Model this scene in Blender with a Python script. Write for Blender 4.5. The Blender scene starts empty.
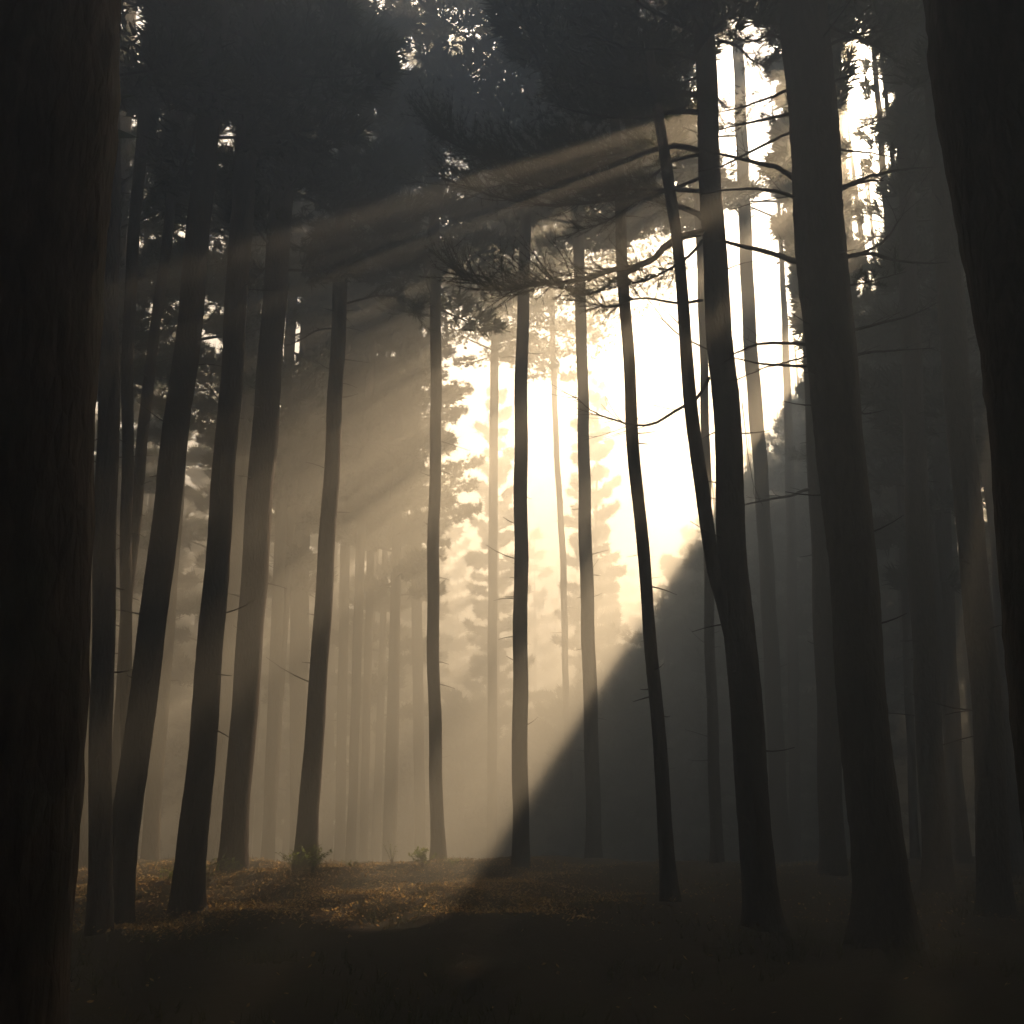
import bpy, math
import numpy as np
from mathutils import Vector, Matrix

rng = np.random.default_rng(11)
sc = bpy.context.scene
C = sc.collection
# ------------------------------------------------------------------ camera model
F = 1038.0                       # focal length in pixels of a 1024 px frame
PITCH = math.radians(15.0)
CAM = np.array([0.0, 0.0, 1.6])
cp, sp = math.cos(PITCH), math.sin(PITCH)

def ray(px, py):
    a, b = (px - 512.0) / F, (512.0 - py) / F
    return np.array([a, cp - b * sp, sp + b * cp])

def at(px, py, Y):
    """the point at forward distance Y behind a pixel of the photograph"""
    r = ray(px, py)
    return CAM + r * (Y / r[1])

# ------------------------------------------------------------------ sun and the opening in the canopy
S = ray(1042, 10); S = S / np.linalg.norm(S)

def smooth(x, a, b):
    t = np.clip((x - a) / (b - a), 0, 1)
    return t * t * (3 - 2 * t)

def opening(P):
    """share of sunlight the canopy lets through at points P (N,3): one tall opening with ragged bars"""
    P = np.atleast_2d(P) - CAM
    q = P - (P @ S)[:, None] * S
    r = np.linalg.norm(q, axis=1)
    A = S + q * (1e-3 / np.maximum(r, 1e-6))[:, None]
    ca, cz, cb = A[:, 0], A[:, 1] * cp + A[:, 2] * sp, -A[:, 1] * sp + A[:, 2] * cp
    px, py = 512 + F * ca / cz, 512 - F * cb / cz
    th = np.degrees(np.arctan2(py - 10, 1042 - px))
    t = (0.50 * smooth(th, 21, 26) + 0.20 * smooth(th, 25, 31) + 0.30 * smooth(th, 35.5, 38.5)) * (1 - smooth(th, 56.6, 59.2))
    t = np.maximum(t, 0.05 * smooth(th, 18, 28) * (1 - smooth(th, 56.6, 59.2)))
    t -= 0.15 * np.exp(-((th - 50.0) / 1.2) ** 2)
    t -= 0.10 * np.exp(-((th - 45.0) / 0.8) ** 2)
    r1 = R1 + 2.1 * (1 - smooth(th, 44, 49)) - 2.4 * smooth(th, 47, 55)
    r2 = R2 - 8.5 * (1 - smooth(th, 43, 51))
    win = smooth(r, r1 - 0.6, r1 + 0.4) * (1 - smooth(r, r2 - 3, r2))
    return np.clip(t, 0, 1) * win

GAPS = [(745, 250, 62, 160, 0.92), (748, 100, 42, 85, 0.8), (868, 165, 26, 150, 0.92), (138, 28, 15, 36, 0.93), (461, 22, 20, 22, 0.42),
        (478, 68, 18, 18, 0.5), (452, 165, 20, 20, 0.6), (231, 138, 8, 20, 0.7), (262, 138, 5, 14, 0.5), (164, 128, 13, 22, 0.5),
        (152, 325, 8, 26, 0.6), (289, 335, 9, 42, 0.6), (398, 208, 20, 22, 0.5), (362, 330, 6, 28, 0.5), (405, 175, 12, 10, 0.4), (945, 420, 8, 30, 0.8), (950, 540, 5, 45, 0.97), (936, 575, 3, 40, 0.9), (984, 530, 3, 70, 0.95), (992, 505, 2.5, 45, 0.9), (620, 12, 14, 12, 0.4)]

def sky_gap(P):
    """ragged breaks in the far canopy: elliptical cones about a few directions"""
    P = np.atleast_2d(P) - CAM
    cz = np.maximum(P[:, 1] * cp + P[:, 2] * sp, 0.5)
    px = 512 + F * P[:, 0] / cz; py = 512 - F * (P[:, 2] * cp - P[:, 1] * sp) / cz
    t = np.zeros(len(P))
    th = np.degrees(np.arctan2(py - 10, np.maximum(1042 - px, 1)))
    for x, y, a, b, k in GAPS:
        t = np.maximum(t, k * (smooth(th, 31, 37) if x == 745 else 1) * (1 - smooth(np.hypot((px - x) / a, (py - y) / b), 0.75, 1.2)))
    return t * (P[:, 1] > 12)

def rad(P):
    P = np.atleast_2d(P) - CAM
    q = P - (P @ S)[:, None] * S
    return np.linalg.norm(q, axis=1)
R1 = float(rad([[-3.0, 15.3, 0.0]])[0])
R2 = 33.0

# ------------------------------------------------------------------ ground height
def gz(x, y):
    x = np.asarray(x, float); y = np.asarray(y, float)
    n = (0.10 * np.sin(0.55 * x + 1.3) * np.cos(0.43 * y + 0.4) + 0.06 * np.sin(1.3 * x - 0.9 * y)
         + 0.03 * np.sin(2.7 * x + 1.9 * y + 2.0))
    s = np.maximum(0, y - 23.0)
    return n * np.clip((np.hypot(x, y)) / 8.0, 0.15, 1) - 0.10 * s * s / (s + 7.0)

# ------------------------------------------------------------------ mesh helpers
class MB:
    def __init__(self):
        self.v, self.t, self.q, self.n = [], [], [], 0
    def add(self, v, tris=None, quads=None):
        v = np.asarray(v, np.float32)
        if tris is not None and len(tris): self.t.append(np.asarray(tris, np.int32) + self.n)
        if quads is not None and len(quads): self.q.append(np.asarray(quads, np.int32) + self.n)
        self.v.append(v); self.n += len(v)
    def build(self, name, mat, parent=None, smooth_shade=False):
        me = bpy.data.meshes.new(name)
        v = np.concatenate(self.v) if self.v else np.zeros((0, 3), np.float32)
        t = np.concatenate(self.t) if self.t else np.zeros((0, 3), np.int32)
        q = np.concatenate(self.q) if self.q else np.zeros((0, 4), np.int32)
        me.vertices.add(len(v)); me.vertices.foreach_set('co', v.ravel())
        nl = t.size + q.size
        me.loops.add(nl); me.loops.foreach_set('vertex_index', np.concatenate([t.ravel(), q.ravel()]).astype(np.int32))
        npoly = len(t) + len(q)
        me.polygons.add(npoly)
        ls = np.concatenate([np.arange(len(t)) * 3, t.size + np.arange(len(q)) * 4]).astype(np.int32)
        me.polygons.foreach_set('loop_start', ls)
        if smooth_shade: me.polygons.foreach_set('use_smooth', np.ones(npoly, bool))
        me.update(calc_edges=True)
        me.materials.append(mat)
        o = bpy.data.objects.new(name, me); C.objects.link(o)
        if parent is not None: o.parent = parent
        return o

def nrm(a):
    return a / np.maximum(np.linalg.norm(a, axis=-1, keepdims=True), 1e-9)

def spline(pts, k):
    """Catmull-Rom through pts (rows may carry a radius), k steps a span"""
    p = np.asarray(pts, float)
    p = np.vstack([2 * p[0] - p[1], p, 2 * p[-1] - p[-2]])
    out = []
    for i in range(1, len(p) - 2):
        t = (np.arange(k) / k)[:, None]
        a, b, c, d = p[i - 1], p[i], p[i + 1], p[i + 2]
        out.append(0.5 * (2 * b + (c - a) * t + (2 * a - 5 * b + 4 * c - d) * t ** 2 + (3 * b - a - 3 * c + d) * t ** 3))
    out.append(p[-2][None])
    return np.vstack(out)

def tube(mb, path, r, sides=8, rough=0.0, lump=0.0, plate=0.0):
    path = np.asarray(path, float); K = len(path); r = np.broadcast_to(np.asarray(r, float), (K,))
    T = nrm(np.gradient(path, axis=0))
    ref = np.array([0.31, 0.95, 0.02]) if abs(T[:, 2]).mean() > 0.6 else np.array([0.05, 0.1, 1.0])
    U = nrm(np.cross(T, ref)); V = np.cross(T, U)
    ang = np.arange(sides) * 2 * math.pi / sides
    rr = r[:, None] * np.ones(sides)[None]
    if lump:
        s = np.cumsum(np.r_[0, np.linalg.norm(np.diff(path, axis=0), axis=1)])
        ph = rng.uniform(0, 6.28, 6)
        rr = rr * (1 + lump * (0.5 * np.sin(1.7 * s[:, None] + ang + ph[0]) + 0.35 * np.sin(3.9 * s[:, None] + 2 * ang + ph[1])
                               + 0.3 * np.sin(0.6 * s[:, None] + 3 * ang + ph[2])))
    if plate:                                           # bark plates: broken vertical ridges
        s = np.cumsum(np.r_[0, np.linalg.norm(np.diff(path, axis=0), axis=1)])[:, None]
        a9 = ang[None] * 9 + 1.6 * np.sin(2.3 * s + 2 * ang) + 1.1 * np.sin(6.1 * s + 3 * ang + 1)
        rr = rr * (1 + plate * (np.abs(np.sin(a9 * 0.5)) ** 0.6 - 0.6 + 0.5 * (np.sin(11 * s + 4 * np.sin(5 * ang + s)) > 0.75)))
        rr = rr + 0.25 * plate * np.exp(-s / 0.4) * rr * 5 * np.maximum(0, np.sin(5 * ang + 1.3))
    if rough: rr = rr * (1 + rough * rng.standard_normal(rr.shape))
    v = path[:, None] + rr[..., None] * (np.cos(ang)[None, :, None] * U[:, None] + np.sin(ang)[None, :, None] * V[:, None])
    i = np.arange(K - 1)[:, None] * sides; j = np.arange(sides)[None]; j2 = (j + 1) % sides
    q = np.stack([i + j, i + j2, i + sides + j2, i + sides + j], -1).reshape(-1, 4)
    vv = np.vstack([v.reshape(-1, 3), path[-1:]])
    e = (K - 1) * sides
    cap = np.stack([e + np.arange(sides), e + (np.arange(sides) + 1) % sides, np.full(sides, K * sides)], -1)
    mb.add(vv, tris=cap, quads=q)

def tufts(mb, P, D, n, length, width, spread):
    """needle brushes: n slim blades fanned about direction D at each point P"""
    N = len(P)
    if N == 0: return
    d = nrm(D[:, None, :] + spread * rng.standard_normal((N, n, 3)))
    L = length * rng.uniform(0.6, 1.15, (N, n, 1))
    w = nrm(np.cross(d, rng.standard_normal((N, n, 3)))) * width * 0.5
    b = P[:, None, :] + 0.12 * L * rng.standard_normal((N, n, 3))
    v = np.stack([b - w, b + w, b + d * L], 2).reshape(-1, 3)
    mb.add(v, tris=np.arange(len(v)).reshape(-1, 3))

# ------------------------------------------------------------------ materials
def mat(name):
    m = bpy.data.materials.new(name); m.use_nodes = True
    nt = m.node_tree; nt.nodes.clear()
    out = nt.nodes.new('ShaderNodeOutputMaterial')
    return m, nt, out

def ramp(nt, fac, cols):
    r = nt.nodes.new('ShaderNodeValToRGB')
    el = r.color_ramp.elements
    while len(el) < len(cols): el.new(0.5)
    for e, (p, c) in zip(el, cols): e.position = p; e.color = (*c, 1)
    nt.links.new(fac, r.inputs[0]); return r.outputs[0]

def noise(nt, vec, scale, detail=5, rough=0.6):
    n = nt.nodes.new('ShaderNodeTexNoise'); n.inputs['Scale'].default_value = scale
    n.inputs['Detail'].default_value = detail; n.inputs['Roughness'].default_value = rough
    if vec is not None: nt.links.new(vec, n.inputs['Vector'])
    return n.outputs['Fac']

def bark_material(name, dark, mid, light):
    m, nt, out = mat(name)
    tc = nt.nodes.new('ShaderNodeTexCoord'); mp = nt.nodes.new('ShaderNodeMapping')
    mp.inputs['Scale'].default_value = (1, 1, 0.3)
    nt.links.new(tc.outputs['Object'], mp.inputs[0])
    f = noise(nt, mp.outputs[0], 14, 8, 0.65)
    col = ramp(nt, f, [(0.30, dark), (0.52, mid), (0.72, light)])
    lich = noise(nt, tc.outputs['Object'], 2.2, 4)
    mx = nt.nodes.new('ShaderNodeMix'); mx.data_type = 'RGBA'
    fr = ramp(nt, lich, [(0.52, (0, 0, 0)), (0.7, (0.6, 0.6, 0.6))])
    nt.links.new(fr, mx.inputs[0]); nt.links.new(col, mx.inputs[6]); mx.inputs[7].default_value = (0.042, 0.050, 0.034, 1)
    b = nt.nodes.new('ShaderNodeBsdfPrincipled'); b.inputs['Roughness'].default_value = 0.9
    b.inputs['Specular IOR Level'].default_value = 0.15
    nt.links.new(mx.outputs[2], b.inputs['Base Color'])
    vor = nt.nodes.new('ShaderNodeTexVoronoi'); vor.feature = 'DISTANCE_TO_EDGE'; vor.inputs['Scale'].default_value = 16
    nt.links.new(mp.outputs[0], vor.inputs['Vector'])
    add = nt.nodes.new('ShaderNodeMath'); add.operation = 'ADD'
    nt.links.new(vor.outputs[0], add.inputs[0]); nt.links.new(f, add.inputs[1])
    bp = nt.nodes.new('ShaderNodeBump'); bp.inputs['Strength'].default_value = 0.8; bp.inputs['Distance'].default_value = 0.03
    nt.links.new(add.outputs[0], bp.inputs['Height']); nt.links.new(bp.outputs[0], b.inputs['Normal'])
    nt.links.new(b.outputs[0], out.inputs[0])
    return m

def leaf_material(name, a, b_, c, trans=0.25, scale=1.2):
    m, nt, out = mat(name)
    tc = nt.nodes.new('ShaderNodeTexCoord')
    gi = nt.nodes.new('ShaderNodeNewGeometry')
    n = noise(nt, tc.outputs['Object'], scale, 3)
    ad = nt.nodes.new('ShaderNodeMath'); ad.operation = 'MULTIPLY_ADD'; ad.inputs[1].default_value = 0.45
    nt.links.new(gi.outputs['Random Per Island'], ad.inputs[0])
    sb = nt.nodes.new('ShaderNodeMath'); sb.operation = 'SUBTRACT'; sb.inputs[1].default_value = 0.22
    nt.links.new(n, sb.inputs[0]); nt.links.new(sb.outputs[0], ad.inputs[2])
    col = ramp(nt, ad.outputs[0], [(0.25, a), (0.5, b_), (0.8, c)])
    d = nt.nodes.new('ShaderNodeBsdfDiffuse'); t = nt.nodes.new('ShaderNodeBsdfTranslucent')
    nt.links.new(col, d.inputs[0]); nt.links.new(col, t.inputs[0])
    mx = nt.nodes.new('ShaderNodeMixShader'); mx.inputs[0].default_value = trans
    nt.links.new(d.outputs[0], mx.inputs[1]); nt.links.new(t.outputs[0], mx.inputs[2])
    nt.links.new(mx.outputs[0], out.inputs[0])
    return m

BARK = bark_material('pine_bark', (0.010, 0.0075, 0.0055), (0.036, 0.027, 0.019), (0.080, 0.063, 0.048))
NEEDLE = leaf_material('pine_needles', (0.020, 0.034, 0.014), (0.036, 0.055, 0.022), (0.065, 0.080, 0.032))
WEED = leaf_material('weed_leaves', (0.08, 0.12, 0.02), (0.17, 0.22, 0.045), (0.30, 0.32, 0.09), 0.5, 6)
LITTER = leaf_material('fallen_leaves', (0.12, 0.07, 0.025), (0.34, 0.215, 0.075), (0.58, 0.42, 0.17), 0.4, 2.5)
GRASS = leaf_material('grass_blades', (0.025, 0.035, 0.012), (0.05, 0.055, 0.02), (0.10, 0.09, 0.04), 0.35, 2.0)

def ground_material():
    m, nt, out = mat('forest_soil')
    tc = nt.nodes.new('ShaderNodeTexCoord')
    f = noise(nt, tc.outputs['Object'], 0.9, 10, 0.7)
    col = ramp(nt, f, [(0.3, (0.008, 0.0065, 0.004)), (0.5, (0.019, 0.015, 0.009)), (0.7, (0.016, 0.019, 0.009))])
    b = nt.nodes.new('ShaderNodeBsdfPrincipled'); b.inputs['Roughness'].default_value = 1
    b.inputs['Specular IOR Level'].default_value = 0.05
    nt.links.new(col, b.inputs['Base Color'])
    bp = nt.nodes.new('ShaderNodeBump'); bp.inputs['Distance'].default_value = 0.06
    nt.links.new(noise(nt, tc.outputs['Object'], 7, 8, 0.7), bp.inputs['Height']); nt.links.new(bp.outputs[0], b.inputs['Normal'])
    nt.links.new(b.outputs[0], out.inputs[0]); return m
SOIL = ground_material()

# ------------------------------------------------------------------ things
def tag(o, label, cat, group=None):
    o['label'] = label; o['category'] = cat
    if group: o['group'] = group
    return o

def root(name, loc, label, cat, group=None):
    o = bpy.data.objects.new(name, None); C.objects.link(o)
    o.empty_display_size = 0.2
    o.location = loc
    return tag(o, label, cat, group)

def trunk_path(pts, Y, top, base=None):
    """pts: pixel rows (px, py, width px) from foot to top at distance Y -> points with radius up to height top"""
    P = np.array([np.r_[at(x, y, Y), 0.5 * w / F * Y / ray(x, y)[1]] for x, y, w in pts])
    d = P[1] - P[0]; d = d / max(d[2], 1e-3)
    g = float(gz(P[0, 0], Y))
    if P[0, 2] > g:
        foot = P[0] + d * (g - 0.15 - P[0, 2]); foot[3] = P[0, 3] * 1.04
        P = np.vstack([foot, P])
    else:
        P[0, 2] = g - 0.15
    if P[-1, 2] < top - 2:
        d = P[-1] - P[-2]; d = d / d[2]; h = top - P[-1, 2]; r0 = P[-1, 3]
        for k in (0.35, 0.7, 1.0):
            P = np.vstack([P, [P[-1, 0] + d[0] * h * 0.33 * (1.1 - k), Y, P[-1, 2] + h * (0.35 if k < 1 else 0.3), max(0.02, r0 * (1 - 0.93 * k))]])
    return P

def crown(mb, wood, path, base, hb, H, R, nbr, per, n=8, length=0.28, width=0.05, shape=0.7, gaps=True):
    """branches in whorls about the stem, each a flat spray of needle brushes"""
    zc = path[:, 2]
    for i in range(nbr):
        u = (i + rng.uniform(0, 1)) / nbr
        z = hb + (H - hb) * u
        c = np.array([np.interp(z, zc, path[:, 0]), np.interp(z, zc, path[:, 1]), z])
        L = R * (0.16 + 0.84 * (1 - u) ** shape) * min(1.0, 0.55 + 3.2 * u) * rng.uniform(0.55, 1.12)
        az = i * 2.39996 + rng.uniform(-0.5, 0.5)
        o = np.array([math.cos(az), math.sin(az), 0]); side = np.array([-o[1], o[0], 0])
        slope = rng.uniform(-0.12, 0.35) + 0.5 * u
        s = np.linspace(0, 1, 6)
        curve = c + o * (s * L)[:, None] + np.array([0, 0, 1]) * (L * (slope * s - 0.35 * s ** 2 + 0.28 * s ** 3))[:, None] + side * (0.07 * L * np.sin(3 * s + az))[:, None]
        if gaps and sky_gap(curve[2:5]).max() > 0.5: continue
        if opening(curve[1:]).max() < 0.5: tube(wood, curve - base, 0.012 + 0.045 * (1 - s) * min(1, L / 3.0), 4)
        m = max(6, int(per * L / R))
        t = 0.25 + 0.75 * rng.beta(1.5, 1.1, m)
        pos = np.stack([np.interp(t, s, curve[:, k]) for k in range(3)], 1)
        lat = rng.uniform(-1, 1, m) * 0.30 * L * np.sin(np.pi * np.clip(t, 0, 0.97)) ** 0.6
        pos += side * lat[:, None] + np.array([0, 0, 1]) * (0.10 * rng.standard_normal(m) + 0.05 * np.abs(lat))[:, None]
        keep = rng.random(m) > (np.maximum(opening(pos), sky_gap(pos)) if gaps else opening(pos))
        pos = pos[keep]
        d = o[None] * 0.7 + side[None] * (np.sign(lat[keep]) * 0.6)[:, None] + np.array([0, 0, 0.55])
        tufts(mb, pos - base, d, n, length, width, 0.55)

def stubs(mb, path, base, lo, hi, n, size=1.0):
    """short dead twigs on the bare stem"""
    for _ in range(n):
        z = rng.uniform(lo, hi)
        c = np.array([np.interp(z, path[:, 2], path[:, k]) for k in range(4)])
        az = rng.uniform(0, 2 * math.pi)
        o = np.array([math.cos(az), math.sin(az), rng.uniform(-0.25, 0.35)])
        L = size * rng.uniform(0.12, 0.55) * (1.8 if rng.random() < 0.12 else 1); s = np.linspace(0, 1, 4)
        bend = rng.uniform(-0.25, 0.25)
        p = c[:3] + o * (c[3] * 0.8 + s * L)[:, None] + np.array([0, 0, 1]) * (bend * L * s ** 2)[:, None]
        tube(mb, p - base, 0.011 * (1 - 0.8 * s) + 0.002, 4)

def pine(name, Y, pts, top, label, cr=None, group=None, stub=14, sides=14, extra=(), lump=0.028, mat_=None):
    global rng
    rng = np.random.default_rng(int(Y * 100 + pts[0][0] * 7 + 5000))      # every tree keeps its own random numbers
    P = trunk_path(pts, Y, top)
    g = float(gz(P[0, 0], Y))
    base = np.array([P[0, 0], Y, g])
    r = root(name, base, label, 'tree', group)
    path = spline(P, 8); path[:, 3] = np.maximum(path[:, 3], 0.015)
    path[:, 3] *= 0.94
    path[:, 0] += 0.012 * np.sin(2.1 * path[:, 2] + Y) ; path[:, 1] += 0.02 * np.sin(1.3 * path[:, 2] + Y)
    near = Y < 18
    if near:
        zf = np.arange(path[0, 2], min(top, 17), 0.09 if Y < 12 else 0.14)
        hi_ = path[path[:, 2] > zf[-1] + 0.2]
        path = np.vstack([np.stack([np.interp(zf, path[:, 2], path[:, c]) for c in range(4)], 1), hi_]); sides = max(sides, 30)
    h = path[:, 2] - g
    rr = path[:, 3] * (1 + 0.28 * np.exp(-np.maximum(h, 0) / 0.30))
    mb = MB(); tube(mb, path[:, :3] - base, rr, sides, 0.006 if near else 0.012, lump if Y > 7 else 0.012, 0.035 if near else 0)
    if stub: stubs(mb, path, base, g + 2.0, min(top - 4, 13), stub)
    for ex in extra:                                    # a second stem of the same tree
        Q = np.array([np.r_[at(x, y, Y + dy), 0.5 * w / F * Y / ray(x, y)[1]] for x, y, w, dy in ex])
        q = spline(Q, 8); m2 = MB(); tube(m2, q[:, :3] - base, q[:, 3], sides, 0.012, lump)
        stubs(m2, q, base, q[0, 2] + 1, q[-1, 2] - 0.5, 5)
        m2.build('stem', mat_ or BARK, r, True)
    if cr:
        fol = MB(); crown(fol, mb, path, base, **cr)
        mb.build('trunk', mat_ or BARK, r, True)
        if fol.n: fol.build('crown', NEEDLE, r)
    else:
        mb.build('trunk', mat_ or BARK, r, True)
    return r, base, path

def branch(tree, Y, pts, w0, w1, dy=0.0, needles=0, first=0.3, fan=0.5, up=0.6, n=8, nl=0.105, twigs=6, nw=0.006, thick=0.12, lateral=0.25):
    """one limb of a near tree: a bent tapering tube with side twigs and, if it is alive, needle brushes"""
    r, base, _ = tree
    P = np.array([at(x, y, Y + dy * k / (len(pts) - 1)) for k, (x, y) in enumerate(pts)])
    path = spline(P, 6); K = len(path); s = np.linspace(0, 1, K)
    path += 0.012 * np.cumsum(rng.standard_normal((K, 3)), axis=0) * np.minimum(1, s * 3)[:, None] * 0.35
    k = Y / F * 0.5
    mb = MB(); tube(mb, path - base, (w0 * (1 - s) ** 0.8 + w1) * k, 7, 0.05)
    Ltot = np.linalg.norm(np.diff(path, axis=0), axis=1).sum()
    T = nrm(np.gradient(path, axis=0)); fol = MB()
    tp, td = [], []
    for _ in range(twigs):
        t = first * 0.6 + (0.99 - first * 0.6) * rng.random() ** 0.8; c = np.array([np.interp(t, s, path[:, j]) for j in range(3)])
        tt = np.array([np.interp(t, s, T[:, j]) for j in range(3)])
        d = nrm(tt * rng.uniform(0.5, 1.1) + fan * rng.standard_normal(3) * np.array([0.7, 1, 0.6]) + np.array([0, 0, up * rng.uniform(-0.25, 1.0)]))
        L = min(Ltot * rng.uniform(0.08, 0.22), rng.uniform(0.25, 0.75)); q = np.linspace(0, 1, 7)
        tw = c + d * (q * L)[:, None] + (tt * 0.25 + np.array([0, 0, 0.25 * up]) + 0.22 * rng.standard_normal(3)) * (L * q ** 2)[:, None]
        tube(mb, tw - base, (0.16 * w0 * (1 - q) + 0.35) * k, 4)
        for qq in (rng.uniform(0.3, 0.9, 2) if L > 0.3 else []):
            c2 = np.array([np.interp(qq, q, tw[:, j]) for j in range(3)])
            d2 = nrm(d + 0.8 * rng.standard_normal(3)); q2 = np.linspace(0, 1, 4)
            tw2 = c2 + d2 * (q2 * L * 0.45)[:, None] + np.array([0, 0, 0.1]) * (L * q2 ** 2)[:, None]
            tube(mb, tw2 - base, (0.08 * w0 * (1 - q2) + 0.25) * k, 3)
            tp.append(tw2[1:]); td.append(np.repeat(d2[None], 3, 0))
        qn = np.linspace(0.25, 1, 9); tp.append(np.stack([np.interp(qn, q, tw[:, j]) for j in range(3)], 1)); td.append(np.repeat(d[None], 9, 0))
    b = mb.build('branch', BARK, r, True)
    if needles:
        t = first + (1 - first) * rng.random(needles)
        pos = np.stack([np.interp(t, s, path[:, j]) for j in range(3)], 1)
        tt = np.stack([np.interp(t, s, T[:, j]) for j in range(3)], 1)
        sd = nrm(np.cross(tt, [0, 0, 1.0]))
        lat = rng.standard_normal(needles) * lateral * Ltot * 0.4
        hh = np.abs(rng.standard_normal(needles)) * thick
        pos += sd * lat[:, None] + tt * (np.abs(lat) * 0.6)[:, None] + np.array([0, 0, 1]) * hh[:, None]
        dd = tt * 0.8 + sd * (0.4 * np.sign(lat))[:, None] + np.array([0, 0, up])
        if tp:
            e = np.vstack(tp); ed = np.vstack(td); pos = np.vstack([pos, e]); dd = np.vstack([dd, ed + np.array([0, 0, 0.4 * up])])
        tufts(fol, pos - base, dd, n, nl, nw, 0.42)
        fol.build('needles', NEEDLE, b)
    return b

# ================================================================== the setting
gm = MB()
xs = np.r_[np.linspace(-190, -30, 41)[:-1], np.linspace(-30, 30, 201), np.linspace(30, 190, 41)[1:]]
ys = np.r_[np.linspace(-120, -4, 24)[:-1], np.linspace(-4, 36, 161), np.linspace(36, 190, 60)[1:]]
X, Yg = np.meshgrid(xs, ys)
Z = gz(X, Yg) + 0.012 * rng.standard_normal(X.shape) * (np.hypot(X, Yg - 15) < 30)
nx = len(xs); i = np.arange(len(ys) - 1)[:, None] * nx; j = np.arange(nx - 1)[None]
gm.add(np.stack([X, Yg, Z], -1).reshape(-1, 3), quads=np.stack([i + j, i + j + 1, i + nx + j + 1, i + nx + j], -1).reshape(-1, 4))
ground = gm.build('ground', SOIL, None, True); ground['kind'] = 'structure'

# ------------------------------------------------------------------ the named pines
big = dict(nbr=46, per=150, n=8, length=0.34, width=0.07)
def CR(hb, H, R, f=1.0, **k):
    d = dict(hb=hb, H=H, R=R, nbr=int(46 * f), per=int(130), n=9, length=0.32, width=0.06); d.update(k); return d

pine('pine_tree', 4.3, [(-8, 1000, 150), (-2, 800, 160), (6, 600, 162), (12, 400, 168), (20, 200, 172), (30, 0, 180)], 24,
     'massive black pine trunk filling the near left foreground beside a dim brownish trunk', CR(11, 24, 3.4), stub=0, sides=20)
pine('pine_tree', 13.0, [(98, 920, 24), (104, 605, 23), (108, 400, 22), (110, 200, 20), (111, 0, 18)], 23,
     'dim brownish pine trunk standing close beside the massive black foreground trunk', CR(11.5, 23, 3.0))
pine('pine_tree', 19.0, [(112, 893, 14), (119, 750, 13), (127, 605, 12), (143, 440, 12), (152, 348, 11), (164, 266, 11), (172, 190, 10), (180, 120, 9)], 20,
     'thin dark pine crossing just left of the first broad leaning trunk', CR(15, 21, 2.0))
tA = pine('pine_tree', 17.5, [(128, 890, 12), (126, 600, 12), (130, 300, 12), (142, 140, 12), (152, 60, 13), (158, 0, 12)], 23,
     'slender pine whose top shows against the blue sky gap high on the left', CR(17.5, 24, 2.4))
t1 = pine('pine_tree', 15.0, [(116, 905, 31), (134, 769, 29), (160, 564, 28), (186, 350, 26), (206, 150, 23), (218, 0, 21)], 24,
     'broad dark pine leaning inward, outermost of three thick trunks by the lit leaves', CR(12, 24.5, 3.4))
t2 = pine('pine_tree', 16.0, [(188, 904, 33), (200, 770, 29), (211, 640, 27), (222, 500, 24), (233, 350, 23), (245, 170, 23), (252, 60, 22), (255, 0, 21)], 24.5,
     'straight dark pine in front of the lit leaves, middle of the three thick leaning trunks', CR(12.5, 25, 3.3))
t3 = pine('pine_tree', 20.5, [(231, 878, 29), (240, 769, 28), (261, 482, 28), (271, 350, 26), (281, 205, 24), (293, 0, 21)], 25,
     'thick pine with its foot warmed by the sunbeam, next to green sprigs and lit leaves', CR(12.5, 25, 3.4))
t4 = pine('pine_tree', 21.5, [(305, 872, 25), (312, 769, 21), (326, 564, 18), (335, 400, 16), (343, 225, 15), (350, 30, 13)], 24,
     'pine with a bright rim of sunlight, rising from the leafy mound at the beam\'s edge', CR(14.2, 25, 3.2))
t5 = pine('pine_tree', 26.0, [(438, 872, 16), (436, 770, 14), (433, 600, 13), (436, 400, 12), (434, 200, 11), (430, 80, 10)], 23,
     'slim straight pine standing directly behind the small green bush', CR(14.3, 29, 4.0, 1.5))
t6 = pine('pine_tree', 24.5, [(521, 872, 18), (520, 740, 17), (521, 560, 15), (521, 400, 14), (525, 246, 12), (529, 82, 11), (530, 0, 10)], 25,
     'straight grey pine in the middle of the sunbeam with short twig stubs', CR(17, 30, 4.0, 1.5))
t7 = pine('pine_tree', 30.0, [(594, 866, 17), (593, 800, 16), (589, 660, 15), (585, 520, 14), (583, 400, 12), (580, 287, 12), (577, 185, 11), (575, 100, 10)], 27,
     'pale hazy pine in the beam whose foot drops into the shadow', CR(18.5, 32, 3.8, 1.7))
t8 = pine('pine_tree', 15.5, [(671, 915, 20), (667, 850, 16), (655, 690, 14), (648, 605, 13), (640, 523, 13), (633, 441, 13), (629, 369, 12), (622, 254, 12), (618, 164, 11), (612, 60, 9)], 24.5,
     'thin wavy dark pine with bent lower stem crossing the beam\'s shadow edge', CR(12.6, 25, 3.2, 1.2))
t10 = pine('pine_tree', 13.8, [(763, 925, 38), (759, 880, 35), (748, 735, 34), (740, 646, 33), (731, 523, 30), (726, 400, 28), (719, 328, 27), (713, 226, 24), (708, 123, 22), (702, 0, 21)], 23,
     'big dark pine forking into two stems, long needled branches reaching into bright sky', CR(12.0, 23.5, 3.2),
     extra=[[(733, 640, 16, -0.02), (723, 600, 15, -0.05), (713, 564, 14, -0.1), (701, 482, 14, -0.15), (690, 400, 13, -0.2), (680, 267, 11, -0.25), (669, 185, 11, -0.3), (658, 111, 10, -0.35), (648, 40, 8, -0.4)]])
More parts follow.
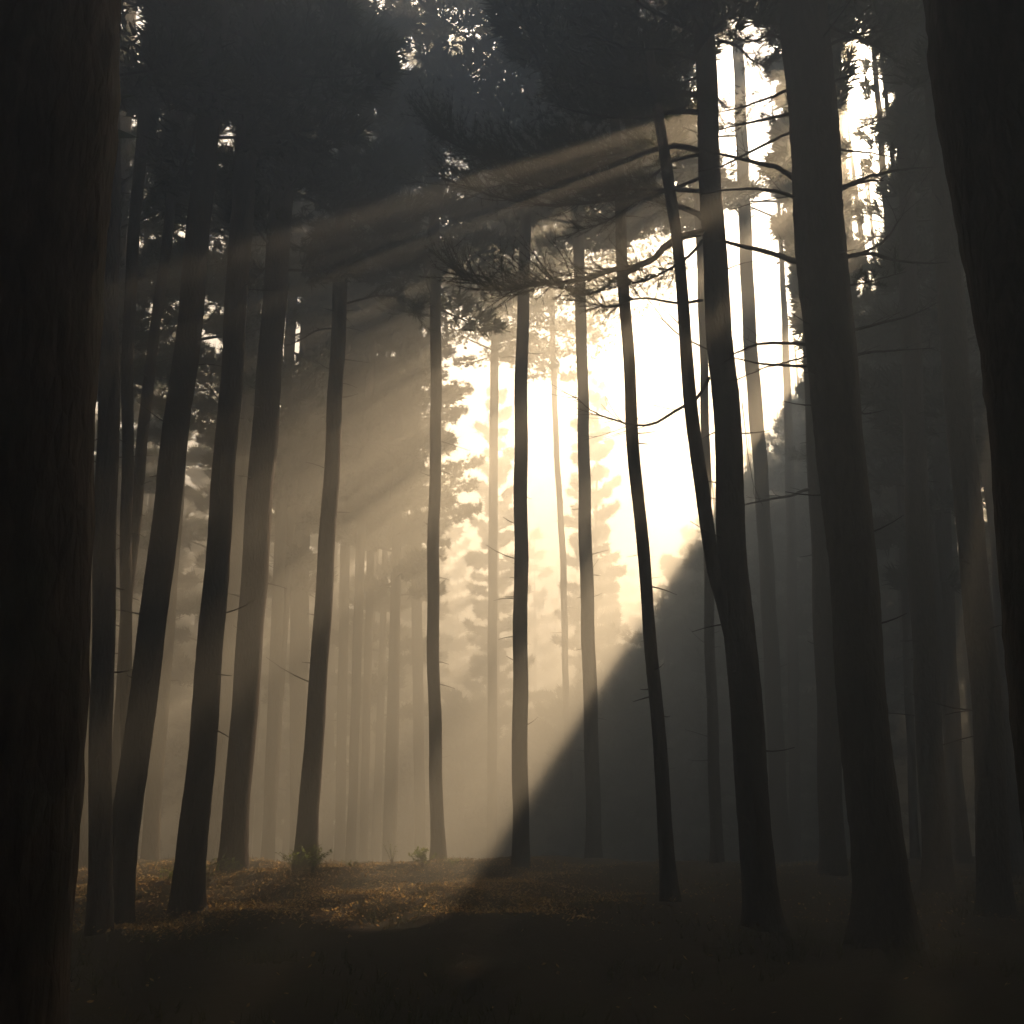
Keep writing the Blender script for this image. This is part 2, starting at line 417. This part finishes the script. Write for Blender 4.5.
tB7 = pine('pine_tree', 25.5, [(716, 830, 13), (713, 740, 12), (710, 646, 11), (706, 450, 9), (700, 250, 8), (693, 143, 8), (687, 90, 7)], 24,
     'faint thin pine seen just behind the forked stems of the big dark pine', CR(17.5, 29.5, 3.8, 1.6))
t11 = pine('pine_tree', 33.0, [(782, 845, 19), (778, 790, 18), (773, 687, 17), (764, 523, 15), (755, 400, 15), (750, 340, 14), (744, 200, 13), (741, 120, 12), (738, 40, 11)], 29,
     'tall pale pine backlit by the whitest sky between the two biggest dark trunks', CR(20, 34, 3.8, 1.7))
t12 = pine('pine_tree', 20.0, [(834, 890, 26), (827, 685, 24), (822, 558, 22), (816, 450, 20), (812, 330, 18), (806, 150, 17), (800, 0, 15)], 25,
     'shadowed pine peeking out from behind the thickest trunk, one bare twig reaching left', CR(15, 25, 3.0))
t13 = pine('pine_tree', 11.8, [(886, 945, 66), (880, 873, 56), (864, 716, 51), (851, 558, 49), (838, 420, 50), (824, 285, 52), (815, 158, 50), (804, 0, 48)], 24,
     'thickest near pine with dead limbs on both sides against the white sky', CR(12.5, 24.5, 3.6), sides=20)
t14 = pine('pine_tree', 27.0, [(915, 860, 9), (905, 600, 8), (899, 450, 8), (891, 316, 7), (887, 221, 7), (880, 127, 6), (873, 40, 5)], 23,
     'very thin pine with wispy tufts in the bright gap right of the thickest trunk', CR(13.5, 23.5, 1.5, 0.7, per=16, gaps=False))
t15 = pine('pine_tree', 18.5, [(938, 885, 29), (930, 740, 27), (920, 560, 25), (913, 400, 21), (908, 250, 17), (904, 142, 14), (899, 47, 13), (896, 0, 12)], 23,
     'dark straight pine right behind the very thin tufted one', CR(12.3, 23.5, 2.6))
t16 = pine('pine_tree', 15.0, [(996, 920, 34), (988, 740, 30), (978, 600, 28), (966, 495, 27), (955, 360, 27), (947, 220, 27), (938, 80, 26), (934, 0, 25)], 24,
     'dark pine between the glinting slits of light and the outermost black trunk', CR(12, 24, 3.2))
pine('pine_tree', 5.6, [(1122, 1010, 150), (1098, 800, 148), (1078, 590, 146), (1060, 430, 144), (1040, 285, 142), (1019, 150, 140), (996, 0, 138)], 24,
     'huge black leaning pine trunk cut off by the picture edge beside the slits of light', CR(11, 24, 3.4), stub=0, sides=20)
# hazy pines standing further back
HZ = [
 (36, [(300, 840, 21), (300, 560, 20), (308, 350, 18), (316, 150, 15), (320, 60, 12)], 'broad hazy pine seen in the grey gap before the sun-rimmed trunk'),
 (38, [(340, 830, 11), (347, 460, 10), (352, 300, 9), (356, 120, 8)], 'thin hazy pine hugging the sun-rimmed trunk from behind'),
 (36, [(352, 820, 10), (363, 482, 10), (371, 369, 9), (378, 200, 8)], 'nearer stem of two thin hazy pines standing as a pair'),
 (39, [(364, 820, 9), (373, 482, 8), (381, 369, 8), (388, 200, 7)], 'farther stem of two thin hazy pines standing as a pair'),
 (42, [(420, 820, 12), (415, 482, 11), (412, 250, 9)], 'ghostly pine just left of the slim one behind the green bush'),
 (44, [(492, 830, 11), (493, 523, 10), (495, 330, 9), (497, 150, 7)], 'barely visible pine deep in the glow between the slim pine and the middle grey one'),
 (46, [(572, 830, 7), (566, 700, 7), (563, 560, 7), (556, 440, 6), (552, 300, 6)], 'ghostly bent sapling trunk glowing left of the pale hazy pine'),
 (40, [(521, 866, 9), (521, 560, 9), (521, 400, 8), (525, 246, 7)], 'far tall pine added behind the straight grey pine, its crown blocking sun above'),  # pines standing exactly behind nearer trunks are added to block sunlight
 (30, [(668, 870, 9), (655, 690, 9), (646, 605, 9), (633, 441, 8), (622, 254, 8)], 'nearer of two tall pines added behind the wavy dark pine to block sun'),
 (43, [(668, 870, 8), (655, 690, 8), (646, 605, 8), (633, 441, 7), (622, 254, 7)], 'farther of two tall pines added behind the wavy dark pine to block sun'),
 (38, [(438, 866, 8), (434, 600, 8), (436, 400, 8), (434, 200, 7)], 'far tall pine added to block sun behind the slim one at the green bush'),
 (37, [(590, 860, 8), (587, 660, 8), (583, 400, 8), (579, 200, 7)], 'far tall pine added to block sun right behind the pale hazy pine'),
 (27, [(150, 850, 17), (176, 500, 16), (190, 300, 15), (200, 100, 13)], 'grey trunk half hidden in the dim gap before the first broad leaning trunk'),
 (30, [(215, 850, 18), (240, 500, 17), (252, 300, 16), (262, 100, 13)], 'grey-green hazy trunk in the gap before the beam-warmed thick pine'),
 (33, [(268, 850, 13), (282, 500, 12), (292, 300, 11), (300, 100, 9)], 'misty trunk in the gap after the beam-warmed thick pine'),
 (23, [(84, 880, 21), (98, 600, 20), (112, 380, 19), (124, 120, 16)], 'very dim pine in the murk touching the massive black trunk'),
 (40, [(795, 830, 12), (793, 650, 11), (790, 480, 10)], 'faint shaded pine between the pale backlit one and the thickest trunk'),
 (26, [(958, 870, 18), (946, 600, 17), (938, 400, 16), (930, 200, 14)], 'murky pine behind the dark straight one, edging the brightest slit of light'),
 (28, [(1010, 860, 14), (1000, 600, 13), (990, 420, 12), (980, 200, 11)], 'narrow dark trunk splitting the last slits of light'),
 (34, [(872, 840, 13), (866, 600, 12), (860, 420, 11)], 'misty pine showing beyond the right flank of the thickest trunk'),
]
for Y, pts, lab in HZ:
    px = pts[0][0]
    hb, H = (11, 29) if not (430 < px < 800) else (20.5 if Y > 33 else 19.5, 33)
    pine('pine_tree', Y, pts, H, lab, CR(hb, H + 0.5, 3.2 if not (430 < px < 800) else 4.2, 1.9, per=150, n=14, length=0.22, width=0.030), stub=6, sides=10)

# slim pines added to block the sun, in a line hidden by the thickest trunk
for Y in (27, 31, 35, 39, 43, 47, 51, 55):
    pine('pine_tree', Y, [(872, 800, 150 / Y), (855, 600, 140 / Y), (838, 420, 130 / Y), (823, 285, 120 / Y), (813, 158, 110 / Y), (806, 40, 100 / Y)], 34.5,
         'slim tall pine added to block sun, almost wholly hidden behind the thickest trunk',
         CR(13, 35, 1.15, 1.9, per=130, n=9, length=0.36, width=0.12, shape=0.25, gaps=False), 'sun-blocking pines added behind the thickest trunk', stub=0, sides=9)
TALL = [(908, 50), (936, 47), (966, 52), (996, 46), (1026, 50)]  # extra tall pines added to keep sun off the near ground
rng = np.random.default_rng(21)
# trees further off, at random inside the view
FAR = [((p - 512) / F * (Y * cp + 18 * sp), Y) for p, Y in TALL]
def ok(x, y, lst, d):
    return all((x - a) ** 2 + (y - b) ** 2 > d * d for a, b in lst)
for _ in range(4000):
    y = rng.uniform(21, 70); x = rng.uniform(-0.62, 0.62) * y
    px = 512 + F * x / (y * cp + 3 * sp)
    if 420 < px < 850 and not (px < 600 and y > 58): continue  # far pines let into the glow to dim it
    if 0 < px < 1040 and y < (34 if px < 925 else 21): continue
    if not ok(x, y, FAR, 4.3): continue
    FAR.append((x, y))
NF = len(FAR)
for _ in range(3000):                               # young bushy pines added as dark backdrop along the beam's shadow edge
    y = rng.uniform(46, 82); px = rng.uniform(550, 890); x = (px - 512) / F * (y * cp + 4 * sp)
    if ok(x, y, FAR, 3.1): FAR.append((x, y))
NY = len(FAR)
for _ in range(600):                                # low young growth added to dim the far end of the beam
    y = rng.uniform(54, 72); px = rng.uniform(395, 600); x = (px - 512) / F * (y * cp + 2 * sp)
    if ok(x, y, FAR, 3.0): FAR.append((x, y))
for k, (x, y) in enumerate(FAR):
    px = 512 + F * x / (y * cp + 3 * sp)
    side = 'left' if px < 430 else ('mid' if px < 850 else 'right')
    w = rng.uniform(0.17, 0.28)
    H = rng.uniform(25, 29.5) if side != 'mid' else rng.uniform(23, 29)
    hb = rng.uniform(6, 11)
    young = k >= NF
    if k >= NY: side = 'low'; hb = float(gz(x, y)) + 0.1; H = hb + rng.uniform(5, 9)
    elif young: 
        side = 'young'; hb = float(gz(x, y)) + 0.2
        H = float(np.clip(at(px, 10 + 1.62 * (1042 - px), y)[2] + rng.uniform(-0.6, 0.6), 6, 27))  # tops shaped to follow the beam's shadow edge
    elif side == 'mid': hb = float(gz(x, y)) + rng.uniform(0.2, 2.5)
    elif side == 'left' and y > 50: hb = float(gz(x, y)) + rng.uniform(0.2, 2.5)
    elif side == 'left' and y > 40: hb = rng.uniform(2.5, 7)
    if k < len(TALL): H = rng.uniform(34.3, 35.3)
    rng = np.random.default_rng(9000 + k)
    lab, grp = {'left': ('hazy far pine in the dim wood behind the three thick leaning trunks', 'far pines behind the leaning trunks'),
                'mid': ('far pine added to dim the bright glow at the end of the sunbeam', 'far pines added to dim the end of the beam'),
                'young': ('bushy young pine in the dim shade beneath the beam\'s sharp edge', 'young pines added for the shade under the beam'),
                'low': ('low young pine added to dim the glow at the far foot of the sunbeam', 'low young pines added to dim the foot of the beam'),
                'right': ('dark far pine in the shaded wood behind the thickest trunk', 'far pines in the shaded wood')}[side]
    g = float(gz(x, y)); base = np.array([x, y, g]); lx, ly = rng.normal(0, 0.5, 2)
    zz = np.linspace(-0.2, H - g, 9); f = zz / (H - g)
    path = np.stack([x + lx * f + 0.08 * np.sin(4 * f + x), y + ly * f, g + zz, w * (1 - 0.9 * np.clip(f, 0, 1)) + 0.01], 1)
    r = root('pine_tree', base, lab, 'tree', grp)
    mb, fol = MB(), MB()
    tube(mb, path[:, :3] - base, path[:, 3], 9, 0, 0.05)
    dense = {'right': 1.5, 'mid': 1.3, 'young': 1.3}.get(side, 1.0)
    crown(fol, mb, path, base, hb, H, rng.uniform(2.6, 3.4) + 0.8 * (young or k < len(TALL)), int(44 * dense), 130 if k >= len(TALL) else 190, 12, 0.36, 0.075, shape=0.35 if young or k < len(TALL) else 0.7)
    mb.build('trunk', BARK, r, True)
    if fol.n: fol.build('crown', NEEDLE, r)

# the wood all round, outside the view and as the closed edge far behind: one mass
wood_m, wood_f = MB(), MB()
rng = np.random.default_rng(33)
PL = [((p - 512) / F * (Y * cp + 18 * sp), Y) for p, Y in ((1085, 24), (1120, 30), (1075, 34), (1140, 38), (1085, 43), (1150, 49), (1080, 56))]  # tall unseen trees added at the right to stop stray sunlight
for _ in range(12000):
    y = rng.uniform(-34, 135); x = rng.uniform(-72, 105)
    inside = y > 4 and abs(x) < 0.60 * y + 2.0
    if inside and y < (90 if 430 < 512 + F * x / (y * cp + 3 * sp) < 730 else 66): continue
    if x > 72 and y < 30: continue
    if math.hypot(x, y) < 4.5: continue
    if not ok(x, y, PL, 5.4): continue
    PL.append((x, y))
for kk, (x, y) in enumerate(PL):
    H = rng.uniform(22, 29) if kk > 6 else rng.uniform(32, 35); edge = max(-x / 60, x / 92, y / 95, -y / 28)
    px = 512 + F * x / max(1, y * cp + 3 * sp)
    hb = rng.uniform(8, 12) if edge < 0.75 and not (y > 60 and abs(x) < 0.5 * y) else rng.uniform(-2, 1.0)
    if y > 60 and 640 < px < 880: H = rng.uniform(13, 17)
    g = float(gz(x, y)); zz = np.linspace(-0.2, H - g, 5); f = np.clip(zz / (H - g), 0, 1)
    path = np.stack([x + 0 * f, y + 0 * f, g + zz, 0.25 * (1 - 0.9 * f) + 0.01], 1)
    tube(wood_m, path[:, :3], path[:, 3], 7)
    crown(wood_f, wood_m, path, np.zeros(3), hb, H, rng.uniform(3.4, 4.4), 32, 60, 6, 0.7, 0.30)
w = wood_m.build('surrounding_woods', BARK, None, True); w['kind'] = 'stuff'
w2 = wood_f.build('forest_canopy', NEEDLE, None); w2['kind'] = 'stuff'

# ------------------------------------------------------------------ limbs of the near pines
YB = 13.8
B = lambda pts, w0, w1=0.5, **k: branch(t10, YB, pts, w0, w1, **k)
B([(703, 232), (682, 237), (664, 249), (654, 260), (636, 268), (613, 272), (588, 280), (560, 284), (540, 284), (519, 288), (493, 288), (472, 280), (452, 271)], 8, 0.8, dy=-0.8, needles=30, first=0.5, up=0.75, twigs=85, lateral=0.06, thick=0.05, n=7, nl=0.085, nw=0.005)
B([(640, 268), (618, 277), (603, 288), (585, 294), (570, 292), (553, 286), (535, 283)], 4, 0.6, dy=0.4, needles=15, first=0.45, twigs=34, lateral=0.05, thick=0.04, n=7, nl=0.085, nw=0.005)
B([(702, 218), (698, 214), (682, 207), (664, 202), (643, 197), (621, 198), (600, 202), (588, 204), (553, 207), (525, 204), (497, 200), (474, 192), (446, 181)], 6.5, 0.8, dy=0.9, needles=60, first=0.3, up=0.8, twigs=110, lateral=0.08, thick=0.10, n=8, nl=0.09, nw=0.005)
B([(701, 191), (672, 190), (643, 190), (621, 190), (598, 189), (570, 192), (536, 189), (505, 182)], 4.5, 0.7, dy=-1.2, needles=60, first=0.25, up=1.0, twigs=90, lateral=0.08, thick=0.10, n=8, nl=0.09, nw=0.005)
B([(703, 152), (685, 147), (669, 146), (643, 152), (600, 159), (583, 160), (549, 159), (514, 160), (484, 157), (455, 148), (438, 138)], 6.5, 0.8, dy=-0.5, needles=420, first=0.25, up=0.9, twigs=110, lateral=0.14, thick=0.22, n=12, nl=0.10, nw=0.006)
B([(702, 154), (671, 161), (658, 171), (632, 187), (610, 196)], 4, 0.6, dy=-0.5, needles=12, first=0.3, twigs=34, n=7, nl=0.085, nw=0.005)
B([(702, 177), (673, 189), (654, 195), (630, 205), (600, 222), (575, 230)], 4, 0.5, dy=0.6, needles=12, first=0.3, twigs=44, lateral=0.06, n=7, nl=0.085, nw=0.005)
B([(702, 96), (675, 92), (640, 88), (610, 84), (580, 76), (552, 62)], 7, 0.8, dy=0.5, needles=600, first=0.1, up=0.6, twigs=22, lateral=0.26, thick=0.25, n=16)
B([(703, 112), (680, 112), (650, 116), (615, 118), (585, 116), (560, 108)], 6, 0.8, dy=-0.9, needles=500, first=0.1, up=0.6, twigs=22, lateral=0.24, thick=0.22, n=16)
B([(702, 60), (670, 52), (630, 50), (600, 40), (575, 25)], 6, 0.8, dy=-1.0, needles=420, first=0.15, up=0.6, twigs=18, lateral=0.3, thick=0.3, n=16)
B([(709, 378), (697, 398), (678, 409), (656, 421), (637, 424), (612, 419), (587, 408), (574, 395)], 3.4, 0.5, dy=-0.6, twigs=16, fan=0.5, up=0.4, first=0.45)
B([(703, 300), (678, 303), (650, 298), (631, 299), (615, 306), (596, 305), (578, 300)], 3, 0.5, dy=0.5, needles=10, first=0.45, twigs=36, lateral=0.05, thick=0.05, n=7, nl=0.085, nw=0.005)
B([(709, 350), (680, 335), (665, 320), (653, 302), (640, 292)], 1.6, 0.4, dy=0.4, twigs=6)
B([(703, 240), (690, 255), (672, 268), (654, 279), (632, 286), (606, 290)], 3.4, 0.5, dy=-0.9, needles=15, first=0.35, up=0.7, twigs=46, lateral=0.05, thick=0.05, n=7, nl=0.085, nw=0.005)
B([(718, 40), (735, 46), (752, 62), (768, 66)], 4, 0.6, dy=1.2, needles=60, first=0.1, twigs=40, lateral=0.2, thick=0.15, n=8, nl=0.09, nw=0.005)
B([(712, 20), (740, 14), (765, 22), (790, 14)], 4, 0.6, dy=1.5, needles=70, first=0.1, twigs=40, lateral=0.2, thick=0.15, n=8, nl=0.09, nw=0.005)
B([(742, 402), (750, 470), (755, 490)], 0.8, 0.3, twigs=2)
YT = 11.8
T = lambda pts, w0, w1=0.6, **k: branch(t13, YT, pts, w0, w1, **k)
T([(800, 262), (790, 259), (778, 253), (750, 246), (735, 242), (720, 239), (708, 240)], 5.5, 2.0, dy=1.0, twigs=7)
T([(797, 199), (789, 195), (770, 191), (750, 189), (722, 190), (700, 194)], 3.6, 1.5, dy=0.8, twigs=7)
T([(796, 180), (787, 174), (772, 167), (750, 163), (737, 160), (722, 157), (700, 150)], 5, 2.0, dy=0.9, twigs=9)
T([(795, 130), (787, 134), (750, 152), (722, 166), (700, 172)], 3, 1.2, dy=0.6, twigs=8)
T([(792, 113), (770, 119), (745, 124), (715, 130)], 3.4, 1.2, dy=1.2, needles=60, twigs=10, lateral=0.2)
T([(792, 88), (765, 98), (740, 106), (715, 112)], 3, 1, dy=1.4, needles=80, twigs=10, lateral=0.2)
T([(789, 40), (770, 36), (752, 42), (735, 40)], 4, 1, dy=1.4, needles=140, twigs=10, lateral=0.25)
T([(812, 346), (800, 344), (773, 341), (757, 342), (746, 346), (734, 352), (722, 362)], 3.2, 1.0, dy=1.3, twigs=8, first=0.3)
T([(812, 366), (804, 365), (773, 365), (749, 362), (732, 358)], 3.2, 1.0, dy=1.2, twigs=8, first=0.3)
T([(810, 356), (800, 358), (779, 365), (762, 370), (735, 381), (722, 384)], 1.8, 0.6, dy=0.9, twigs=5)
T([(834, 190), (842, 188), (858, 180), (877, 174), (906, 168), (937, 166)], 5, 1.5, dy=1.2, twigs=8)
T([(834, 192), (846, 187), (866, 183), (885, 182)], 4, 1.4, dy=-0.6, twigs=5)
T([(840, 259), (850, 257), (868, 253), (887, 242), (899, 226), (906, 215)], 4, 1.0, dy=0.9, twigs=6)
T([(842, 257), (868, 254), (890, 259), (906, 261), (930, 263), (953, 262)], 3.6, 1.4, dy=1.2, twigs=6)
T([(842, 286), (858, 283), (877, 278), (905, 270)], 2.4, 0.8, dy=0.8, twigs=9, needles=30, lateral=0.2)
T([(846, 332), (860, 328), (889, 320), (916, 313), (940, 300)], 3.2, 1.0, dy=0.9, twigs=6)
T([(850, 355), (862, 354), (889, 352), (934, 349)], 3.2, 1.0, dy=1.2, twigs=6)
T([(828, 84), (838, 81), (858, 75), (893, 75)], 2.6, 0.8, dy=0.9, twigs=8)
T([(832, 149), (850, 150), (871, 153), (903, 158)], 2.6, 0.9, dy=1.0, twigs=9)
T([(820, 50), (836, 43), (858, 36), (890, 30), (915, 20)], 3.6, 1, dy=1.3, needles=160, first=0.4, twigs=10, lateral=0.22)
T([(822, 22), (850, 36), (872, 46), (893, 62)], 3.2, 1.2, dy=1.0, needles=70, first=0.4, twigs=8, lateral=0.2)
T([(850, 408), (866, 414), (886, 411)], 2.0, 0.6, dy=0.5, twigs=3)
branch(t12, 20.0, [(814, 489), (805, 490), (792, 495), (768, 499), (743, 504), (730, 506)], 3.2, 0.7, twigs=6, dy=-0.6)
branch(t15, 18.5, [(902, 62), (884, 48), (862, 38), (845, 26)], 4, 1.2, dy=-1.0, twigs=8, needles=60, lateral=0.2)
branch(t15, 18.5, [(905, 125), (892, 118), (878, 120), (862, 128)], 3, 0.8, dy=-0.8, twigs=8, needles=150, first=0.25, lateral=0.25)
branch(t15, 18.5, [(906, 100), (920, 92), (936, 100), (950, 98)], 3, 0.8, dy=-0.8, twigs=8, needles=200, first=0.25, lateral=0.3)
branch(t15, 18.5, [(908, 150), (922, 145), (938, 150), (952, 142)], 3, 0.8, dy=-0.8, twigs=8, needles=220, first=0.2, lateral=0.3)
branch(t14, 27.0, [(884, 180), (872, 178), (862, 190), (850, 192)], 2, 0.5, twigs=8, needles=120, first=0.2, lateral=0.3, nl=0.16, nw=0.010, n=6)
branch(t14, 27.0, [(888, 222), (876, 214), (864, 214), (850, 206)], 2, 0.5, twigs=8, needles=140, first=0.2, lateral=0.3, nl=0.16, nw=0.010, n=6)
branch(t14, 27.0, [(888, 240), (878, 236), (868, 240), (858, 236)], 2, 0.5, twigs=6, needles=90, first=0.2, lateral=0.3, nl=0.16, nw=0.010, n=6)
branch(t4, 21.5, [(342, 232), (358, 246), (376, 260), (400, 266), (426, 254)], 2.6, 0.6, dy=-0.8, needles=420, first=0.2, twigs=14, lateral=0.14, thick=0.22, nl=0.16, nw=0.012)
branch(t4, 21.5, [(340, 305), (360, 300), (384, 296), (404, 302), (418, 318)], 2.2, 0.5, dy=-0.6, needles=70, first=0.4, twigs=14, lateral=0.1, thick=0.1, nl=0.16, nw=0.01)
branch(t4, 21.5, [(342, 250), (318, 250), (288, 247), (262, 246), (244, 244)], 2.2, 0.6, dy=-1.0, twigs=8)
branch(t4, 21.5, [(344, 192), (322, 190), (300, 197), (286, 204)], 2.0, 0.6, dy=-0.8, twigs=8, needles=40)
branch(t4, 21.5, [(345, 192), (372, 190), (392, 182), (416, 176)], 2.4, 0.6, dy=-0.6, twigs=8, needles=120, first=0.3, lateral=0.2, nl=0.16, nw=0.012)
branch(t4, 21.5, [(337, 328), (318, 330), (300, 340), (284, 346)], 1.8, 0.5, dy=-0.5, twigs=10)
branch(t5, 26.0, [(434, 150), (448, 156), (468, 150), (490, 138)], 2.2, 0.6, dy=-0.8, twigs=10, needles=300, first=0.2, lateral=0.2, thick=0.25, nl=0.18, nw=0.014)
branch(t5, 26.0, [(434, 208), (414, 216), (392, 212), (372, 216)], 2.2, 0.6, dy=-0.8, twigs=10, needles=150, first=0.3, lateral=0.18, thick=0.15, nl=0.18, nw=0.014)
branch(t5, 26.0, [(434, 212), (452, 216), (470, 212), (486, 205)], 2.2, 0.6, dy=-0.4, twigs=10, needles=200, first=0.2, lateral=0.18, thick=0.15, nl=0.18, nw=0.014)
branch(tA, 17.5, [(143, 52), (134, 44), (124, 34), (114, 22)], 3, 1.4, dy=-0.5, twigs=4)
branch(tA, 17.5, [(147, 30), (136, 40), (124, 46), (112, 50)], 3, 1.4, dy=0.4, twigs=5)

# ------------------------------------------------------------------ forest floor: litter, grass, small plants
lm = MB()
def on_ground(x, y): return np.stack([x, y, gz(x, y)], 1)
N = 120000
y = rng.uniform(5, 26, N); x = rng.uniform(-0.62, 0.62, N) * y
k = rng.random(N) < 0.006 + 0.99 * smooth(y + 0.6 * np.sin(1.1 * x) + 0.4 * np.sin(2.7 * x + y), 12.6, 14.6) * (1 - 0.9 * smooth(x + 0.5 * np.sin(y), 0.2, 2.2))  # lit strip brightened by dense pale leaves, shade darkened by leaving them out
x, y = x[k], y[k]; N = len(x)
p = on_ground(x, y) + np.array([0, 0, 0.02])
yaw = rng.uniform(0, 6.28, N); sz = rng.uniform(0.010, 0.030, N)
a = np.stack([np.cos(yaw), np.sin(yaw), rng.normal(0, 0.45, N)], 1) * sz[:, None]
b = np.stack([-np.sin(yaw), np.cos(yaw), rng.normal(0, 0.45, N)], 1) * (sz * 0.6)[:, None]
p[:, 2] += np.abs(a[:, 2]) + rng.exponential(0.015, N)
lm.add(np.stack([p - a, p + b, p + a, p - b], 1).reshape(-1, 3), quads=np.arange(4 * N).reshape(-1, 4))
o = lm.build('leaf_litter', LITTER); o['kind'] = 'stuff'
gmb = MB(); N = 9000
y = rng.uniform(6, 25.5, N); x = rng.uniform(-0.62, 0.62, N) * y
cl = np.sin(0.9 * x + 2) * np.cos(0.8 * y) + 0.5 * np.sin(2.3 * x + 1.7 * y) + rng.normal(0, 0.3, N)
k = cl > 0.35
pp = on_ground(x[k], y[k])
tufts(gmb, pp, np.repeat([[0, 0, 1.0]], len(pp), 0), 5, 0.17, 0.009, 0.4)
o = gmb.build('grass', GRASS); o['kind'] = 'stuff'

def plant(px, Y, h, spread, nst, nl, size, label, name='small_plant', cat='plant'):
    x = (px - 512) / F * (Y * cp - 1.6 * sp); g = float(gz(x, Y)); base = np.array([x, Y, g])
    r = root(name, base, label, cat)
    st, lf = MB(), MB()
    for _ in range(nst):
        d = np.array([rng.normal(0, spread), rng.normal(0, spread), h * rng.uniform(0.6, 1.05)])
        s = np.linspace(0, 1, 6); pth = d * s[:, None] * np.array([1, 1, 0.9]) + np.array([0, 0, 0.12 * h]) * np.sin(s * 3)[:, None]
        pth[0, 2] = -0.03
        tube(st, pth, 0.006 * (1 - 0.75 * s), 4)
        t = rng.uniform(0.25, 1, nl); c = np.stack([np.interp(t, s, pth[:, k]) for k in range(3)], 1)
        dr = nrm(rng.standard_normal((nl, 3)) * np.array([1, 1, 0.5]) + np.array([0, 0, 0.25])); L = size * rng.uniform(0.6, 1.2, (nl, 1))
        w = nrm(np.cross(dr, rng.standard_normal((nl, 3)) * 0.4 + np.array([0, 0, 1]))) * L * 0.28
        m = c + dr * L * 0.5
        lf.add(np.stack([c, m + w, c + dr * L, m - w], 1).reshape(-1, 3), quads=np.arange(4 * nl).reshape(-1, 4))
    st.build('stem', BARK, r); lf.build('foliage', WEED, r)
plant(423, 22.5, 0.42, 0.17, 16, 16, 0.085, 'small bright green bush on the lit ground before the slim pine', 'bush', 'bush')
plant(312, 20.6, 0.50, 0.24, 18, 14, 0.07, 'leafy weeds clustered against the foot of the sun-rimmed pine')
plant(294, 20.8, 0.42, 0.20, 12, 12, 0.07, 'low shaded weeds on the outer side of the sun-rimmed pine\'s mound')
plant(225, 19.6, 0.34, 0.13, 9, 10, 0.08, 'green sprig in front of the beam-warmed thick pine\'s foot')
plant(207, 18.2, 0.50, 0.16, 10, 12, 0.06, 'dotted yellowish weeds beside the foot of the straight dark pine')
plant(392, 23.0, 0.50, 0.14, 7, 7, 0.05, 'thin upright sprigs on the lit ground left of the small bush')
plant(455, 23.5, 0.22, 0.16, 8, 8, 0.06, 'tiny weeds trailing off right of the small bush into shade')
plant(165, 18.0, 0.28, 0.2, 9, 8, 0.06, 'sparse dim weeds between the first two thick leaning trunks')
plant(352, 21.4, 0.18, 0.2, 9, 8, 0.055, 'short weeds in the lit leaves between the sun-rimmed pine and the bush')

# ------------------------------------------------------------------ haze
hm, nt, out = mat('mist')
pv = nt.nodes.new('ShaderNodeVolumePrincipled')
pv.inputs['Color'].default_value = (0.87, 0.915, 0.82, 1)
pv.inputs['Density'].default_value = 0.036
pv.inputs['Anisotropy'].default_value = 0.53
nt.links.new(pv.outputs[0], out.inputs['Volume'])
lo, hi = np.array([-195, -125, float(Z.min()) - 1.0]), np.array([195, 195, 36.2])
v = np.array([[lo[0], lo[1], lo[2]], [hi[0], lo[1], lo[2]], [hi[0], hi[1], lo[2]], [lo[0], hi[1], lo[2]],
              [lo[0], lo[1], hi[2]], [hi[0], lo[1], hi[2]], [hi[0], hi[1], hi[2]], [lo[0], hi[1], hi[2]]])
hb_ = MB(); hb_.add(v, quads=[[3, 2, 1, 0], [4, 5, 6, 7], [0, 1, 5, 4], [1, 2, 6, 5], [2, 3, 7, 6], [3, 0, 4, 7]])
o = hb_.build('haze', hm); o['kind'] = 'stuff'

# ------------------------------------------------------------------ light, sky, camera
w = bpy.data.worlds.new('World'); sc.world = w; w.use_nodes = True
nt = w.node_tree; bg = nt.nodes['Background']
sky = nt.nodes.new('ShaderNodeTexSky'); sky.sky_type = 'NISHITA'; sky.sun_disc = False
sky.sun_elevation = math.asin(S[2]); sky.sun_rotation = math.atan2(S[0], S[1])
sky.dust_density = 4.5; sky.air_density = 0.9; sky.ozone_density = 0.5
nt.links.new(sky.outputs[0], bg.inputs[0]); bg.inputs[1].default_value = 0.05
ld = bpy.data.lights.new('sun', 'SUN'); ld.energy = 5.0; ld.angle = math.radians(0.5); ld.color = (1.0, 0.68, 0.43)
lo_ = bpy.data.objects.new('sun', ld); C.objects.link(lo_)
lo_.rotation_euler = Vector(S).to_track_quat('Z', 'Y').to_euler(); lo_.location = (20, 40, 60)
cd = bpy.data.cameras.new('camera'); cd.sensor_width = 36; cd.lens = F / 1024 * 36; cd.clip_start = 0.05; cd.clip_end = 2000
co = bpy.data.objects.new('camera', cd); C.objects.link(co); co.location = CAM; co.rotation_euler = (math.radians(90) + PITCH, 0, 0)
sc.camera = co
sc.view_settings.view_transform = 'Standard'; sc.view_settings.look = 'None'; sc.view_settings.gamma = 1
sc.view_settings.exposure = 3.9
cy = sc.cycles
cy.use_denoising = True; cy.denoiser = 'OPENIMAGEDENOISE'
cy.max_bounces = 6; cy.diffuse_bounces = 2; cy.glossy_bounces = 1; cy.transmission_bounces = 2; cy.volume_bounces = 0
cy.sample_clamp_indirect = 4.0; cy.transparent_max_bounces = 8
print('TREES', len(FAR), len(PL), 'R', R1, R2, 'S', S)
